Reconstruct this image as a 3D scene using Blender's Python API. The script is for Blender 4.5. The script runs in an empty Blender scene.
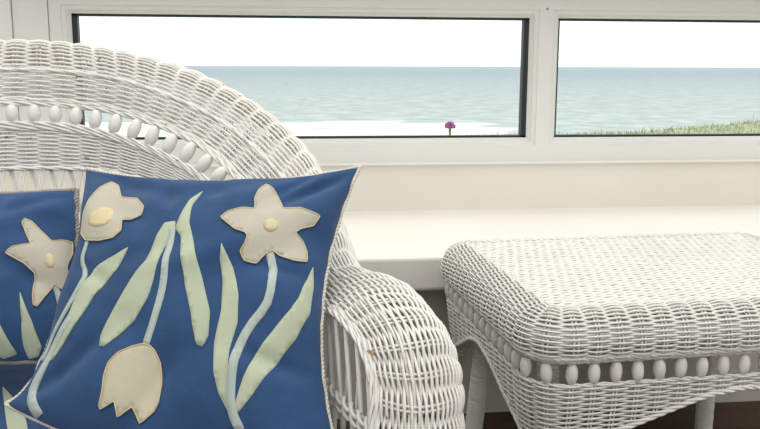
import bpy, bmesh, math, random
import numpy as np
from mathutils import Vector, Matrix
from mathutils.geometry import delaunay_2d_cdt
random.seed(7)
rng = np.random.RandomState(11)
PI = math.pi
scn = bpy.context.scene
C = scn.collection

# ------------------------------------------------------------------ camera
F_PX, PITCH, YAW, ROLL, EYE = 850.0, math.atan(148.3/850.0), math.radians(6.5), math.radians(0.2), 0.88
cam_d = bpy.data.cameras.new('camera')
cam_d.sensor_fit = 'HORIZONTAL'
cam_d.sensor_width = 36.0
cam_d.lens = F_PX/760.0*36.0
cam_d.clip_start = 0.02
cam_d.clip_end = 60000
cam = bpy.data.objects.new('camera', cam_d)
C.objects.link(cam)
fw = Vector((math.sin(YAW)*math.cos(PITCH), math.cos(YAW)*math.cos(PITCH), -math.sin(PITCH)))
r0 = Vector((math.cos(YAW), -math.sin(YAW), 0))
u0 = r0.cross(fw)
rt = r0*math.cos(ROLL)+u0*math.sin(ROLL)
up = -r0*math.sin(ROLL)+u0*math.cos(ROLL)
M = Matrix((rt, up, -fw)).transposed().to_4x4()
M.translation = (0, 0, EYE)
cam.matrix_world = M
scn.camera = cam

# ------------------------------------------------------------------ world, light, exposure
scn.view_settings.view_transform = 'Standard'
scn.view_settings.look = 'None'
scn.view_settings.exposure = 0.14
scn.view_settings.gamma = 1.0
scn.view_settings.use_curve_mapping = False
scn.cycles.use_denoising = True
scn.cycles.max_bounces = 8
scn.cycles.transparent_max_bounces = 12

w = bpy.data.worlds.new('overcast_sky')
scn.world = w
w.use_nodes = True
wn = w.node_tree
bg = wn.nodes['Background']
tc = wn.nodes.new('ShaderNodeTexCoord')
sx = wn.nodes.new('ShaderNodeSeparateXYZ')
cr = wn.nodes.new('ShaderNodeValToRGB')
cr.color_ramp.elements[0].position = 0.0
cr.color_ramp.elements[0].color = (0.93, 0.97, 1.0, 1)
cr.color_ramp.elements[1].position = 0.6
cr.color_ramp.elements[1].color = (1.0, 0.985, 0.955, 1)
wn.links.new(tc.outputs['Generated'], sx.inputs[0])
wn.links.new(sx.outputs['Z'], cr.inputs[0])
wn.links.new(cr.outputs[0], bg.inputs['Color'])
bg.inputs['Strength'].default_value = 1.3

sun_d = bpy.data.lights.new('hazy_sun', 'SUN')
sun_d.energy = 0.85
sun_d.angle = math.radians(40)
sun_d.color = (1.0, 0.96, 0.9)
sun = bpy.data.objects.new('hazy_sun', sun_d)
C.objects.link(sun)
sun.rotation_euler = Vector((-0.10, 0.16, -1.0)).to_track_quat('-Z', 'Y').to_euler()

# ------------------------------------------------------------------ materials
def mat(name, col, rough=0.5, noise=0.0, nscale=20.0, bump=0.0, bscale=200.0, spec=0.4, sheen=0.0, chip=None):
    m = bpy.data.materials.new(name)
    m.use_nodes = True
    nt = m.node_tree
    b = nt.nodes['Principled BSDF']
    b.inputs['Roughness'].default_value = rough
    b.inputs['Specular IOR Level'].default_value = spec
    b.inputs['Base Color'].default_value = (*col, 1)
    if sheen:
        b.inputs['Sheen Weight'].default_value = sheen
    co = nt.nodes.new('ShaderNodeTexCoord')
    last = None
    if noise:
        n = nt.nodes.new('ShaderNodeTexNoise')
        n.inputs['Scale'].default_value = nscale
        n.inputs['Detail'].default_value = 4
        nt.links.new(co.outputs['Object'], n.inputs['Vector'])
        r = nt.nodes.new('ShaderNodeValToRGB')
        r.color_ramp.elements[0].position = 0.3
        r.color_ramp.elements[1].position = 0.7
        r.color_ramp.elements[0].color = (*[c*(1-noise) for c in col], 1)
        r.color_ramp.elements[1].color = (*[min(1, c*(1+noise*0.6)) for c in col], 1)
        nt.links.new(n.outputs['Fac'], r.inputs[0])
        last = r.outputs[0]
        nt.links.new(last, b.inputs['Base Color'])
    if chip:
        n2 = nt.nodes.new('ShaderNodeTexNoise')
        n2.inputs['Scale'].default_value = chip[1]
        n2.inputs['Detail'].default_value = 2
        nt.links.new(co.outputs['Object'], n2.inputs['Vector'])
        r2 = nt.nodes.new('ShaderNodeValToRGB')
        r2.color_ramp.elements[0].position = chip[2]
        r2.color_ramp.elements[1].position = chip[2]+0.02
        nt.links.new(n2.outputs['Fac'], r2.inputs[0])
        mx = nt.nodes.new('ShaderNodeMix')
        mx.data_type = 'RGBA'
        nt.links.new(r2.outputs[0], mx.inputs['Factor'])
        if last: nt.links.new(last, mx.inputs[6])
        else: mx.inputs[6].default_value = (*col, 1)
        mx.inputs[7].default_value = (*chip[0], 1)
        nt.links.new(mx.outputs[2], b.inputs['Base Color'])
    if bump:
        n = nt.nodes.new('ShaderNodeTexNoise')
        n.inputs['Scale'].default_value = bscale
        n.inputs['Detail'].default_value = 3
        nt.links.new(co.outputs['Object'], n.inputs['Vector'])
        bp = nt.nodes.new('ShaderNodeBump')
        bp.inputs['Strength'].default_value = bump
        bp.inputs['Distance'].default_value = 0.002
        nt.links.new(n.outputs['Fac'], bp.inputs['Height'])
        nt.links.new(bp.outputs[0], b.inputs['Normal'])
    return m

def fabric(name, col, noise=0.08, bump=0.25):
    """Woven cotton: crossed fine waves for the threads and soft blotches of fading."""
    m = mat(name, col, rough=0.85, noise=noise, nscale=14, spec=0.15, sheen=0.15)
    nt = m.node_tree
    b = nt.nodes['Principled BSDF']
    co = nt.nodes.new('ShaderNodeTexCoord')
    nz = nt.nodes.new('ShaderNodeTexNoise')
    nz.inputs['Scale'].default_value = 900
    nz2 = nt.nodes.new('ShaderNodeTexNoise')
    nz2.inputs['Scale'].default_value = 38
    nz2.inputs['Detail'].default_value = 4
    ad = nt.nodes.new('ShaderNodeMath')
    ad.operation = 'MULTIPLY_ADD'
    ad.inputs[1].default_value = 0.25
    nt.links.new(co.outputs['Object'], nz.inputs['Vector'])
    nt.links.new(co.outputs['Object'], nz2.inputs['Vector'])
    nt.links.new(nz.outputs['Fac'], ad.inputs[0])
    nt.links.new(nz2.outputs['Fac'], ad.inputs[2])
    bp = nt.nodes.new('ShaderNodeBump')
    bp.inputs['Strength'].default_value = bump
    bp.inputs['Distance'].default_value = 0.007
    nt.links.new(ad.outputs[0], bp.inputs['Height'])
    nt.links.new(bp.outputs[0], b.inputs['Normal'])
    return m

WICK = mat('white_painted_wicker', (0.80, 0.785, 0.74), 0.42, noise=0.05, nscale=9, bump=0.2, bscale=260, chip=((0.42, 0.27, 0.13), 60, 0.71))
WICKT = mat('white_painted_table_wicker', (0.755, 0.745, 0.705), 0.42, noise=0.05, nscale=9, bump=0.2, bscale=260)
BEAD = mat('white_painted_wood', (0.79, 0.775, 0.735), 0.35, noise=0.04, nscale=30, chip=((0.5, 0.45, 0.36), 45, 0.74))
UPVC = mat('white_window_frame', (0.80, 0.80, 0.765), 0.35, noise=0.02, nscale=3)
SILL = mat('white_sill_paint', (0.83, 0.81, 0.76), 0.4, noise=0.02, nscale=3, bump=0.05, bscale=30)
UPST = mat('cream_board_paint', (0.79, 0.755, 0.685), 0.5, noise=0.03, nscale=4)
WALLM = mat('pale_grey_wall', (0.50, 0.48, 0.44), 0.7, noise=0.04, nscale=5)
ROOMW = mat('white_room_wall', (0.75, 0.74, 0.71), 0.7, noise=0.02, nscale=3)
GASK = mat('black_gasket', (0.02, 0.028, 0.032), 0.5)
BLUE = fabric('blue_cotton', (0.033, 0.082, 0.192), noise=0.16, bump=0.35)
CREAM = fabric('cream_cotton', (0.515, 0.485, 0.40), noise=0.07)
PALEG = fabric('pale_green_cotton', (0.475, 0.53, 0.39), noise=0.10)
AQUA = fabric('pale_aqua_cotton', (0.45, 0.52, 0.48), noise=0.08)
TULIP = fabric('cream_yellow_cotton', (0.57, 0.525, 0.39), noise=0.08)
YELL = fabric('yellow_cotton', (0.68, 0.58, 0.36), noise=0.10)
STIT = mat('yellow_stitching', (0.66, 0.54, 0.32), 0.8)
PIPE = fabric('off_white_piping', (0.70, 0.66, 0.57), noise=0.12)
PIPD = fabric('grey_beige_piping', (0.34, 0.31, 0.26), noise=0.12)

def floor_mat():
    m = mat('dark_wood_floor', (0.07, 0.035, 0.018), 0.5)
    nt = m.node_tree
    b = nt.nodes['Principled BSDF']
    co = nt.nodes.new('ShaderNodeTexCoord')
    br = nt.nodes.new('ShaderNodeTexBrick')
    br.inputs['Scale'].default_value = 1.0
    br.inputs['Brick Width'].default_value = 1.6
    br.inputs['Row Height'].default_value = 0.11
    br.inputs['Mortar Size'].default_value = 0.003
    br.inputs['Color1'].default_value = (0.055, 0.027, 0.013, 1)
    br.inputs['Color2'].default_value = (0.028, 0.015, 0.009, 1)
    br.inputs['Mortar'].default_value = (0.012, 0.008, 0.006, 1)
    nt.links.new(co.outputs['Object'], br.inputs['Vector'])
    nt.links.new(br.outputs['Color'], b.inputs['Base Color'])
    return m
FLOOR = floor_mat()

def glass_mat():
    m = bpy.data.materials.new('window_glass')
    m.use_nodes = True
    nt = m.node_tree
    nt.nodes.remove(nt.nodes['Principled BSDF'])
    out = nt.nodes['Material Output']
    tr = nt.nodes.new('ShaderNodeBsdfTransparent')
    tr.inputs[0].default_value = (0.97, 0.985, 0.98, 1)
    gl = nt.nodes.new('ShaderNodeBsdfGlossy')
    gl.inputs['Roughness'].default_value = 0.02
    mx = nt.nodes.new('ShaderNodeMixShader')
    mx.inputs[0].default_value = 0.035
    nt.links.new(tr.outputs[0], mx.inputs[1])
    nt.links.new(gl.outputs[0], mx.inputs[2])
    nt.links.new(mx.outputs[0], out.inputs[0])
    return m
GLASS = glass_mat()

def sea_mat():
    m = bpy.data.materials.new('sea_water')
    m.use_nodes = True
    nt = m.node_tree
    b = nt.nodes['Principled BSDF']
    b.inputs['Roughness'].default_value = 0.6
    b.inputs['Specular IOR Level'].default_value = 0.0
    co = nt.nodes.new('ShaderNodeTexCoord')
    sp = nt.nodes.new('ShaderNodeSeparateXYZ')
    nt.links.new(co.outputs['Object'], sp.inputs[0])
    def mth(op, a, bb=None, clamp=False):
        n = nt.nodes.new('ShaderNodeMath')
        n.operation = op
        n.use_clamp = clamp
        for k, v in ((0, a), (1, bb)):
            if v is None: continue
            if isinstance(v, (int, float)): n.inputs[k].default_value = v
            else: nt.links.new(v, n.inputs[k])
        return n.outputs[0]
    # water turns from green shallows to grey-blue with distance from the shore
    lg = mth('LOGARITHM', mth('MAXIMUM', sp.outputs['Y'], 10.0), 10.0)
    r = nt.nodes.new('ShaderNodeValToRGB')
    nt.links.new(mth('DIVIDE', mth('SUBTRACT', lg, 1.8), 2.2), r.inputs[0])
    els = r.color_ramp.elements
    els[0].position = 0.0; els[0].color = (0.46, 0.52, 0.51, 1)
    els[1].position = 1.0; els[1].color = (0.38, 0.44, 0.51, 1)
    e = els.new(0.22); e.color = (0.42, 0.475, 0.48, 1)
    e = els.new(0.5); e.color = (0.33, 0.395, 0.43, 1)
    mp = nt.nodes.new('ShaderNodeMapping')
    mp.inputs['Scale'].default_value = (0.28, 0.22, 1)
    nt.links.new(co.outputs['Object'], mp.inputs[0])
    n1 = nt.nodes.new('ShaderNodeTexNoise')
    n1.inputs['Scale'].default_value = 1.0
    n1.inputs['Detail'].default_value = 6
    n1.inputs['Roughness'].default_value = 0.65
    nt.links.new(mp.outputs[0], n1.inputs['Vector'])
    rr = nt.nodes.new('ShaderNodeValToRGB')
    rr.color_ramp.elements[0].position = 0.33; rr.color_ramp.elements[0].color = (0.80, 0.82, 0.83, 1)
    rr.color_ramp.elements[1].position = 0.72; rr.color_ramp.elements[1].color = (1.28, 1.26, 1.25, 1)
    nt.links.new(n1.outputs['Fac'], rr.inputs[0])  # wave shading and glitter painted into the water colour as noise
    mu = nt.nodes.new('ShaderNodeMix'); mu.data_type = 'RGBA'; mu.blend_type = 'MULTIPLY'
    mu.inputs['Factor'].default_value = 1.0
    nt.links.new(r.outputs[0], mu.inputs[6]); nt.links.new(rr.outputs[0], mu.inputs[7])
    # surf near the shore on the left and sparse whitecaps
    n2 = nt.nodes.new('ShaderNodeTexNoise')
    mp2 = nt.nodes.new('ShaderNodeMapping')
    mp2.inputs['Scale'].default_value = (0.045, 0.11, 1)
    nt.links.new(co.outputs['Object'], mp2.inputs[0])
    n2.inputs['Scale'].default_value = 1.0; n2.inputs['Detail'].default_value = 5; n2.inputs['Roughness'].default_value = 0.6
    nt.links.new(mp2.outputs[0], n2.inputs['Vector'])
    band = mth('MULTIPLY', mth('MULTIPLY', mth('SUBTRACT', 112.0, sp.outputs['Y']), 0.06, True),
               mth('MULTIPLY', mth('SUBTRACT', 30.0, sp.outputs['X']), 0.12, True))
    surf = mth('MULTIPLY', mth('SUBTRACT', mth('ADD', n2.outputs['Fac'], mth('MULTIPLY', band, 0.36)), 0.66), 9.0, True)
    cap = mth('MULTIPLY', mth('SUBTRACT', n1.outputs['Fac'], 0.685), 14.0, True)
    foam = mth('MAXIMUM', surf, mth('MULTIPLY', cap, 0.7))
    mf = nt.nodes.new('ShaderNodeMix'); mf.data_type = 'RGBA'
    nt.links.new(foam, mf.inputs['Factor'])
    nt.links.new(mu.outputs[2], mf.inputs[6])
    mf.inputs[7].default_value = (0.86, 0.88, 0.87, 1)
    nt.links.new(mf.outputs[2], b.inputs['Base Color'])
    return m
SEA = sea_mat()
GRASS = mat('coastal_grass', (0.43, 0.47, 0.30), 0.9, noise=0.35, nscale=2.5, spec=0.1)
PURP = mat('thistle_purple', (0.58, 0.17, 0.46), 0.8, noise=0.2, nscale=60)
STEMG = mat('thistle_stem_green', (0.36, 0.35, 0.22), 0.8, noise=0.2, nscale=60)
METAL = mat('grey_screw_cap', (0.35, 0.35, 0.34), 0.4)

# ------------------------------------------------------------------ object helpers
def link_mesh(name, V, Fc, m, parent=None, smooth=True):
    me = bpy.data.meshes.new(name)
    V = np.asarray(V, float)
    Fc = np.asarray(Fc, int)
    k = Fc.shape[1]
    me.vertices.add(len(V)); me.vertices.foreach_set('co', V.ravel())
    me.loops.add(Fc.size); me.loops.foreach_set('vertex_index', Fc.ravel().astype(np.int32))
    me.polygons.add(len(Fc))
    me.polygons.foreach_set('loop_start', np.arange(0, Fc.size, k, dtype=np.int32))
    me.polygons.foreach_set('loop_total', np.full(len(Fc), k, dtype=np.int32))
    me.update(calc_edges=True)
    me.validate()
    me.polygons.foreach_set('use_smooth', np.full(len(Fc), bool(smooth)))
    me.materials.append(m)
    o = bpy.data.objects.new(name, me)
    C.objects.link(o)
    if parent:
        o.parent = parent
        o.matrix_parent_inverse = Matrix.Translation(parent.location).inverted()
    return o

def tag(o, label=None, cat=None, group=None, kind=None):
    if label: o['label'] = label
    if cat: o['category'] = cat
    if group: o['group'] = group
    if kind: o['kind'] = kind
    return o

def empty(name, loc, label, cat, group=None, kind=None):
    o = bpy.data.objects.new(name, None)
    o.empty_display_size = 0.05
    o.location = loc
    C.objects.link(o)
    return tag(o, label, cat, group, kind)

class MB:
    """Collects quads of tubes, grids and boxes for ONE mesh."""
    def __init__(s): s.V = []; s.F = []; s.n = 0
    def add(s, V, Fc):
        s.V.append(np.asarray(V, float)); s.F.append(np.asarray(Fc, int)+s.n); s.n += len(V)
    def tube(s, P, N=None, r=0.002, sides=5, closed=False, flat=1.0, cap=True):
        P = np.asarray(P, float)
        n = len(P)
        if n < 2: return
        if closed: T = np.roll(P, -1, 0)-np.roll(P, 1, 0)
        else: T = np.gradient(P, axis=0)
        T /= np.linalg.norm(T, axis=1, keepdims=True)+1e-12
        if N is None:
            N = np.zeros_like(P)
            a = np.array([0, 0, 1.0]) if abs(T[0][2]) < 0.9 else np.array([1.0, 0, 0])
            cur = a
            for i in range(n):
                cur = cur-T[i]*np.dot(cur, T[i]); cur /= np.linalg.norm(cur)+1e-12
                N[i] = cur
        else:
            N = np.asarray(N, float)
            N = N-T*np.sum(N*T, axis=1, keepdims=True)
            N /= np.linalg.norm(N, axis=1, keepdims=True)+1e-12
        B = np.cross(T, N)
        a = np.linspace(0, 2*PI, sides, endpoint=False)
        r = np.broadcast_to(np.asarray(r, float), (n,))
        V = P[:, None, :]+r[:, None, None]*(np.cos(a)[None, :, None]*N[:, None, :]*flat+np.sin(a)[None, :, None]*B[:, None, :])
        i = np.arange(n if closed else n-1)[:, None]; j = np.arange(sides)[None, :]
        i2 = (i+1) % n; j2 = (j+1) % sides
        Fc = np.stack([i*sides+j, i*sides+j2, i2*sides+j2, i2*sides+j], -1).reshape(-1, 4)
        V = V.reshape(-1, 3)
        if cap and not closed:
            V = np.vstack([V, P[0], P[-1]])
            k0, k1 = n*sides, n*sides+1
            jj = np.arange(sides)
            c0 = np.stack([np.full(sides, k0), (jj+1) % sides, jj, jj], -1)
            c1 = np.stack([np.full(sides, k1), (n-1)*sides+jj, (n-1)*sides+(jj+1) % sides, (n-1)*sides+(jj+1) % sides], -1)
            s.tris = getattr(s, 'tris', []) + [c0[:, :3]+s.n, c1[:, :3]+s.n]
        s.add(V, Fc)
    def grid(s, G, closed_u=False):
        G = np.asarray(G, float); nu, nv = G.shape[:2]
        i = np.arange(nu if closed_u else nu-1)[:, None]; j = np.arange(nv-1)[None, :]
        i2 = (i+1) % nu
        Fc = np.stack([i*nv+j, i2*nv+j, i2*nv+j+1, i*nv+j+1], -1).reshape(-1, 4)
        s.add(G.reshape(-1, 3), Fc)
    def box(s, x0, x1, y0, y1, z0, z1):
        V = [(x, y, z) for x in (x0, x1) for y in (y0, y1) for z in (z0, z1)]
        s.add(V, [(0, 1, 3, 2), (4, 6, 7, 5), (0, 4, 5, 1), (2, 3, 7, 6), (0, 2, 6, 4), (1, 5, 7, 3)])
    def lathe(s, prof, c=(0, 0, 0), n=20, axis=None):
        prof = np.asarray(prof, float)
        a = np.linspace(0, 2*PI, n, endpoint=False)
        V = np.stack([prof[:, None, 0]*np.cos(a), prof[:, None, 0]*np.sin(a), np.repeat(prof[:, 1:2], n, 1)], -1)
        if axis is not None:
            q = Vector((0, 0, 1)).rotation_difference(Vector(axis)).to_matrix()
            V = V@np.array(q).T
        V = V+np.asarray(c)
        m = len(prof)
        i = np.arange(m-1)[:, None]; j = np.arange(n)[None, :]; j2 = (j+1) % n
        s.add(V.reshape(-1, 3), np.stack([i*n+j, i*n+j2, (i+1)*n+j2, (i+1)*n+j], -1).reshape(-1, 4))
    def build(s, name, m, parent=None, smooth=True, bevel=0):
        V = np.vstack(s.V); Fq = np.vstack(s.F)
        o = link_mesh(name, V, Fq, m, parent, smooth)
        if getattr(s, 'tris', None):                    # tube ends
            bm = bmesh.new(); bm.from_mesh(o.data); bm.verts.ensure_lookup_table()
            for t in np.vstack(s.tris):
                try: bm.faces.new([bm.verts[int(k)] for k in t]).smooth = smooth
                except ValueError: pass
            bm.to_mesh(o.data); bm.free()
        if bevel:
            bv = o.modifiers.new('bevel', 'BEVEL'); bv.width = bevel; bv.segments = 3; bv.limit_method = 'ANGLE'
        return o

def box_obj(name, x0, x1, y0, y1, z0, z1, m, parent=None, bevel=0, kind=None):
    b = MB(); b.box(x0, x1, y0, y1, z0, z1)
    o = b.build(name, m, parent, smooth=False, bevel=bevel)
    if kind: o['kind'] = kind
    return o

def catmull(Pt, n):
    """Smooth curve through the rows of Pt (k, ...), n samples, chord-length spaced."""
    Pt = np.asarray(Pt, float)
    k = len(Pt)
    d = np.linalg.norm(np.diff(Pt.reshape(k, -1), axis=0), axis=1)
    t = np.concatenate([[0], np.cumsum(d)])
    u = np.linspace(0, t[-1], n)
    m = np.zeros_like(Pt)
    m[0] = (Pt[1]-Pt[0])/d[0]; m[-1] = (Pt[-1]-Pt[-2])/d[-1]
    for i in range(1, k-1):
        m[i] = ((Pt[i]-Pt[i-1])/d[i-1]*d[i]+(Pt[i+1]-Pt[i])/d[i]*d[i-1])/(d[i-1]+d[i])
    i = np.clip(np.searchsorted(t, u, side='right')-1, 0, k-2)
    h = d[i]; s = (u-t[i])/h
    sh = (-1,)+(1,)*(Pt.ndim-1)
    s = s.reshape(sh); h = h.reshape(sh)
    return ((2*s**3-3*s**2+1)*Pt[i]+(s**3-2*s**2+s)*h*m[i]+(-2*s**3+3*s**2)*Pt[i+1]+(s**3-s**2)*h*m[i+1])

def resample(P, n):
    P = np.asarray(P, float)
    t = np.concatenate([[0], np.cumsum(np.linalg.norm(np.diff(P, axis=0), axis=1))])
    u = np.linspace(0, t[-1], n)
    return np.stack([np.interp(u, t, P[:, k]) for k in range(P.shape[1])], 1)

class Surf:
    """A surface sampled on a grid G[u, v]; at(u, v) in 0..1 gives points and normals."""
    def __init__(s, G, closed=False, flip=False):
        G = np.asarray(G, float)
        if closed: G = np.concatenate([G, G[:1]], 0)
        s.G = G
        du = np.gradient(G, axis=0); dv = np.gradient(G, axis=1)
        if closed:
            du[0] = du[-1] = (G[1]-G[-2])/2
        N = np.cross(du, dv)
        N /= np.linalg.norm(N, axis=2, keepdims=True)+1e-12
        s.N = -N if flip else N
    def at(s, u, v):
        nu, nv = s.G.shape[:2]
        u = np.clip(np.asarray(u, float), 0, 1)*(nu-1); v = np.clip(np.asarray(v, float), 0, 1)*(nv-1)
        u, v = np.broadcast_arrays(u, v)
        i = np.minimum(u.astype(int), nu-2); j = np.minimum(v.astype(int), nv-2)
        a = (u-i)[..., None]; b = (v-j)[..., None]
        def lerp(A): return A[i, j]*(1-a)*(1-b)+A[i+1, j]*a*(1-b)+A[i, j+1]*(1-a)*b+A[i+1, j+1]*a*b
        return lerp(s.G), lerp(s.N)

def weave(mb, S, n_st, rows, amp, r, closed=False, per=6, mask=None, jit=0.0003, flat=1.0, rstake=0.0017, gap=0.0042, v0=0.0, v1=1.0, ulen=1.0, stake_v=None):
    """Plain weave: every row of reed runs over one pair of stakes and under the next."""
    n = n_st*per
    t = np.linspace(0, 1, n, endpoint=False) if closed else np.linspace(0, 1, n+1)
    for j in range(rows):
        v = v0+(v1-v0)*(j+0.5)/rows
        P, N = S.at(t, np.full_like(t, v))
        ph = rng.uniform(-0.12, 0.12)
        c = np.cos(PI*(t*n_st-0.5)+PI*j+ph*0.3)
        c = np.sign(c)*np.abs(c)**0.85
        off = amp*c+rng.uniform(-jit, jit)
        P = P+N*off[:, None]
        P = P+rng.normal(0, jit*0.5, P.shape)
        if mask is None:
            mb.tube(P, N, r*rng.uniform(0.93, 1.07), 5, closed, flat, cap=not closed)
        else:
            ok = mask(t, v)
            if ok.all():
                mb.tube(P, N, r, 5, closed, flat); continue
            k = 0
            st = int(np.argmin(ok)) if closed else 0
            idx = np.roll(np.arange(len(t)), -st)
            run = []
            for q in list(idx)+[None]:
                if q is not None and ok[q]: run.append(q)
                else:
                    if len(run) > 2: mb.tube(P[run], N[run], r, 5, False, flat)
                    run = []
    # the stakes, in pairs
    nv = 26
    for k in range(n_st):
        uc = (k+0.5)/n_st
        for sg in (-1, 1):
            a, b2 = (v0, v1) if stake_v is None else stake_v(uc)
            vv = np.linspace(a, b2, nv)
            P, N = S.at(np.full(nv, uc+sg*gap/2/ulen), vv)
            mb.tube(P, N, rstake, 5)

def rope(mb, P, N, R, r, pitch, strands=2, closed=False, flat=1.0, sides=5):
    """Twisted strands running along P."""
    P = np.asarray(P, float)
    if closed: P = np.vstack([P, P[:1]]); N = np.vstack([N, N[:1]])
    t = np.concatenate([[0], np.cumsum(np.linalg.norm(np.diff(P, axis=0), axis=1))])
    n = max(8, int(t[-1]/pitch*8))
    u = np.linspace(0, t[-1], n)
    Q = np.stack([np.interp(u, t, P[:, k]) for k in range(3)], 1)
    NN = np.stack([np.interp(u, t, np.asarray(N)[:, k]) for k in range(3)], 1)
    T = np.gradient(Q, axis=0); T /= np.linalg.norm(T, axis=1, keepdims=True)+1e-12
    NN = NN-T*np.sum(NN*T, 1, keepdims=True); NN /= np.linalg.norm(NN, axis=1, keepdims=True)+1e-12
    B = np.cross(T, NN)
    turns = t[-1]/pitch
    if closed: turns = round(turns)
    for s in range(strands):
        a = 2*PI*(turns*u/t[-1]+s/strands)
        X = Q+R*(np.cos(a)[:, None]*NN*flat+np.sin(a)[:, None]*B)
        mb.tube(X, NN, r, sides)

# ------------------------------------------------------------------ the room
YW = 2.62                       # face of the upstand under the window
box_obj('floor', -2.2, 3.4, -2.4, 2.7, -0.1, 0.0, FLOOR, kind='structure')
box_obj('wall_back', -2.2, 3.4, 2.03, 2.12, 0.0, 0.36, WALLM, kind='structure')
box_obj('wall_left', -2.3, -2.2, -2.4, 2.85, -0.1, 2.4, ROOMW, kind='structure')
box_obj('wall_right', 3.4, 3.5, -2.4, 2.85, -0.1, 2.4, ROOMW, kind='structure')
box_obj('wall_front', -2.3, 3.5, -2.5, -2.4, -0.1, 0.9, ROOMW, kind='structure')
# deep sill shelf with a rounded nose, cream upstand behind it
sb = MB(); sb.box(-2.2, 3.4, 1.965, 2.70, 0.344, 0.431)
o = sb.build('trim_1', SILL, smooth=False, bevel=0.010); o['kind'] = 'structure'
ub = MB(); ub.box(-2.2, 3.4, YW, 2.72, 0.425, 0.577); lb = MB(); lb.box(-2.2, 3.4, YW-0.013, 2.72, 0.576, 0.5835)
o = lb.build('trim_5', SILL, smooth=False, bevel=0.003); o['kind'] = 'structure'  # lip coloured whiter than the board, standing in for the highlight along its edge
o = ub.build('trim_2', UPST, smooth=False, bevel=0.003); o['kind'] = 'structure'
# ceiling: glazed roof carried by slim rafters, solid only above the window
cb = MB(); cb.box(-2.3, 3.5, 2.62, 2.85, 2.3, 2.4)
for k in range(7): cb.box(-2.3+k*0.95, -2.25+k*0.95, -2.5, 2.7, 2.33, 2.4)
o = cb.build('ceiling', ROOMW, smooth=False); o['kind'] = 'structure'

# window: frame, mullion, two panes seen, a further one to either side
win = bpy.data.objects.new('window_1', None); C.objects.link(win); win['kind'] = 'structure'
win.location = (0.8, 2.66, 0.59)
ZB, ZT = 0.657, 1.030           # daylight opening of the panes
panes = [(-0.615, 0.771), (0.864, 2.2)]
YF = 2.625                      # face of the frame
fb = MB()
fb.box(-0.672, 2.30, YF, 2.70, 0.580, ZB-0.024)               # bottom rail
fb.box(-0.672, 2.30, YF, 2.70, ZT+0.024, 1.10)                # head rail
for x0, x1 in ((-0.672, -0.639), (0.795, 0.840), (2.224, 2.30)): fb.box(x0, x1, YF, 2.70, ZB-0.024, ZT+0.024)
fr = fb.build('frame', UPVC, win, smooth=False)
steps = [(0.0, 2.690), (0.0, 2.652), (0.010, 2.640), (0.011, 2.634), (0.023, 2.631), (0.0245, YF), (0.0245, 2.69)]
def ring(x0, x1, prof):
    """Mitred moulding swept round a pane: prof is (outward offset, depth)."""
    b = MB()
    for k in range(4):
        A, B = [], []
        for d, y in prof:
            q = [(x0-d, y, ZB-d), (x1+d, y, ZB-d), (x1+d, y, ZT+d), (x0-d, y, ZT+d)]
            A.append(q[k]); B.append(q[(k+1) % 4])
        b.grid(np.array([A, B]))
    return b
for x0, x1 in panes:
    ring(x0, x1, steps).build('glazing_bead', UPVC, win, smooth=False)
for x0, x1 in panes:
    kb = MB()
    g = 0.0065; gl_, gr_ = (0.015, 0.016) if x0 < 0 else (0.006, 0.015)
    kb.box(x0-0.002, x1+0.002, 2.656, 2.685, ZB-0.004, ZB+g); kb.box(x0-0.002, x1+0.002, 2.656, 2.685, ZT-g, ZT+0.004)
    kb.box(x0-0.004, x0+gl_, 2.656, 2.685, ZB-0.002, ZT+0.002); kb.box(x1-gr_, x1+0.004, 2.656, 2.685, ZB-0.002, ZT+0.002)
    kb.build('gasket', GASK, win, smooth=False)
    box_obj('pane', x0-0.002, x1+0.002, 2.668, 2.672, ZB-0.002, ZT+0.002, GLASS, win)
for x, z in ((0.818, 1.056), (1.555, 0.632)):
    kb = MB(); kb.lathe([(0.0, 0.002), (0.003, 0.0018), (0.0045, 0.0)], (x, YF, z), 14, (0, -1, 0))
    kb.build('screw_cap', METAL, win)
# white wall to the left of the frame, above and at the right
wb = MB(); wb.box(-2.2, -0.774, 2.612, 2.72, 0.58, 2.35); wb.box(-0.773, -0.674, 2.620, 2.72, 0.58, 2.35)
wb.box(-0.673, 2.30, 2.627, 2.72, 1.10, 2.35); wb.box(2.30, 3.4, 2.62, 2.72, 0.58, 2.35)
o = wb.build('trim_3', UPVC, smooth=False, bevel=0.003); o['kind'] = 'structure'
o = box_obj('shade_box', -0.8, 2.4, 2.46, 2.63, 1.16, 1.28, ROOMW, bevel=0.004, kind='structure')   # unseen box added above the window to shade its head rail

# ------------------------------------------------------------------ outside
zs = -6.0
sv, sf = [], []
ys = np.array([20, 60, 80, 90, 100, 110, 130, 160, 220, 400, 1000, 4000, 50000.0])
xs = np.array([-60000, -6000, -800, -200, -50, 0, 50, 200, 800, 6000, 60000.0])
o = MB(); o.grid(np.stack(np.meshgrid(xs, ys, indexing='ij')+[np.full((len(xs), len(ys)), zs)], -1))
sea = o.build('sea', SEA, smooth=False); tag(sea, 'pale blue-green sea with white surf, seen through the window up to the horizon', 'sea', kind='stuff')

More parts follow.
